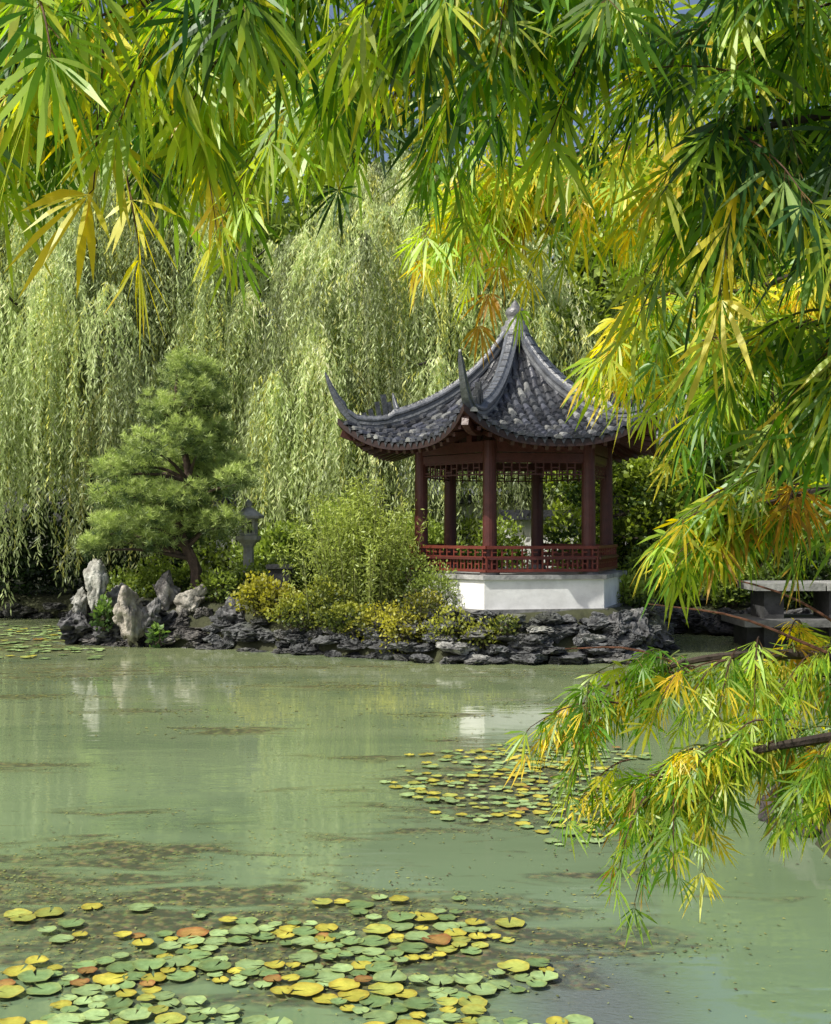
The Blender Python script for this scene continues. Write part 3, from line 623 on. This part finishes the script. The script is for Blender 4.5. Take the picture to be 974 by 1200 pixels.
TR=np.array([2.75,3.0,.5])
tube(MP,smooth_path([TR-[0,0,.3],TR+[-.1,0,.8],TR+[.05,.1,1.6],TR+[-.1,0,2.4]],16),np.linspace(.13,.08,16),10,c=(.06,.05,.04),jit=.05)
f1=TR+[.05,.1,1.6]; f2=TR+[-.1,0,2.4]; f3=TR+[-.08,0,1.0]
tube(MP,smooth_path([f2,(2.2,2.6,3.1),(1.6,2.3,3.12)],8),np.linspace(.06,.035,8),8,c=(.06,.05,.04))
mA={'g':.34,'l':.38,'y':.10,'d':.18}; mB={'g':.28,'l':.48,'y':.18,'d':.06}; mC={'g':.38,'l':.38,'y':.07,'d':.17}; mD={'g':.34,'l':.34,'y':.22,'o':.1}; mF={'l':.48,'y':.34,'o':.04,'g':.14}
branch([(1.6,2.3,3.12),(1.0,2.1,3.05),(.5,2.0,3.02),(.1,1.9,2.99),(-.3,1.75,2.92),(-.7,1.65,2.84)],.03,.006,58,.2,.09,.12,mA,nodes=6,drop=.07)
branch([(1.6,2.3,3.12),(.9,2.0,3.0),(.45,1.75,2.93),(.0,1.6,2.87),(-.35,1.5,2.80),(-.55,1.4,2.76)],.02,.004,18,.15,.07,.105,mA,nodes=5,drop=.03)
branch([(1.6,2.3,3.12),(1.1,2.9,3.3),(.5,2.95,3.32),(-.1,2.9,3.26),(-.6,2.8,3.17),(-1.1,2.7,3.10)],.028,.006,84,.26,.14,.125,mB,nodes=7,drop=.13)
branch([(1.6,2.3,3.12),(1.25,2.2,2.98),(.95,2.1,2.88),(.74,2.05,2.82),(.5,2.0,2.76)],.02,.004,48,.18,.1,.115,mC,nodes=6,drop=.16)
branch([(1.6,2.3,3.12),(1.35,2.3,2.8),(1.1,2.25,2.62),(.92,2.2,2.5),(.76,2.15,2.45)],.018,.004,42,.14,.08,.11,mC,nodes=6,drop=.08,t0=.3)
branch([tuple(f1),(1.7,2.7,2.38),(1.15,2.6,2.25),(.85,2.55,2.18),(.62,2.5,2.12)],.025,.004,40,.14,.04,.095,mD,nodes=5,t0=.4,drop=.02)
branch([tuple(f1),(2.2,3.6,2.9),(1.6,4.0,3.4),(1.1,4.1,3.45),(.6,4.1,3.4),(.2,4.1,3.3)],.03,.005,76,.28,.14,.125,mF,nodes=7,t0=.3,drop=.2)
branch([(1.6,4.0,3.4),(1.4,4.0,3.05),(1.15,3.9,2.9),(.88,3.8,2.84),(.72,3.7,2.78)],.015,.004,54,.22,.12,.12,mF,nodes=6,t0=.1,drop=.14)
branch([(1.6,4.0,3.4),(1.5,3.4,2.85),(1.15,3.2,2.68),(.92,3.15,2.6),(.78,3.1,2.54)],.015,.004,32,.18,.1,.11,mC,nodes=6,t0=.3,drop=.08)
spray(np.array([-.5,1.95,2.82]),(.2,0,-1),.24,.02,3,.12,{'y':1.}); spray(np.array([-.42,1.6,2.76]),(-.1,.1,-1),.18,.02,2,.12,{'l':.4,'y':.6})
mE={'g':.40,'l':.38,'y':.18,'o':.04}
branch([tuple(f3),(2.0,3.4,1.75),(1.4,3.3,1.73),(1.05,3.25,1.76),(.75,3.2,1.75),(.45,3.2,1.66)],.03,.004,44,.2,.1,.085,mE,nodes=6,t0=.3,drop=.06)
branch([tuple(f3),(1.9,3.2,1.62),(1.3,3.15,1.58),(1.0,3.1,1.55),(.75,3.1,1.5),(.62,3.05,1.46)],.025,.004,62,.17,.09,.08,mE,nodes=6,t0=.35,drop=.08)
for s,e in (((1.1,3.2,1.77),(.62,3.2,1.9)),((1.2,3.2,1.8),(.8,3.25,1.98)),((.75,3.2,1.72),(.4,3.2,1.78))):
    tube(MP,smooth_path([s,((s[0]+e[0])/2,s[1],(s[2]+e[2])/2+.03),e],8),np.linspace(.005,.0015,8),5,c=(.16,.07,.04))
MP.build('japanese_maple',[M_bark,M_maple])
print('verts maple',MP.n)
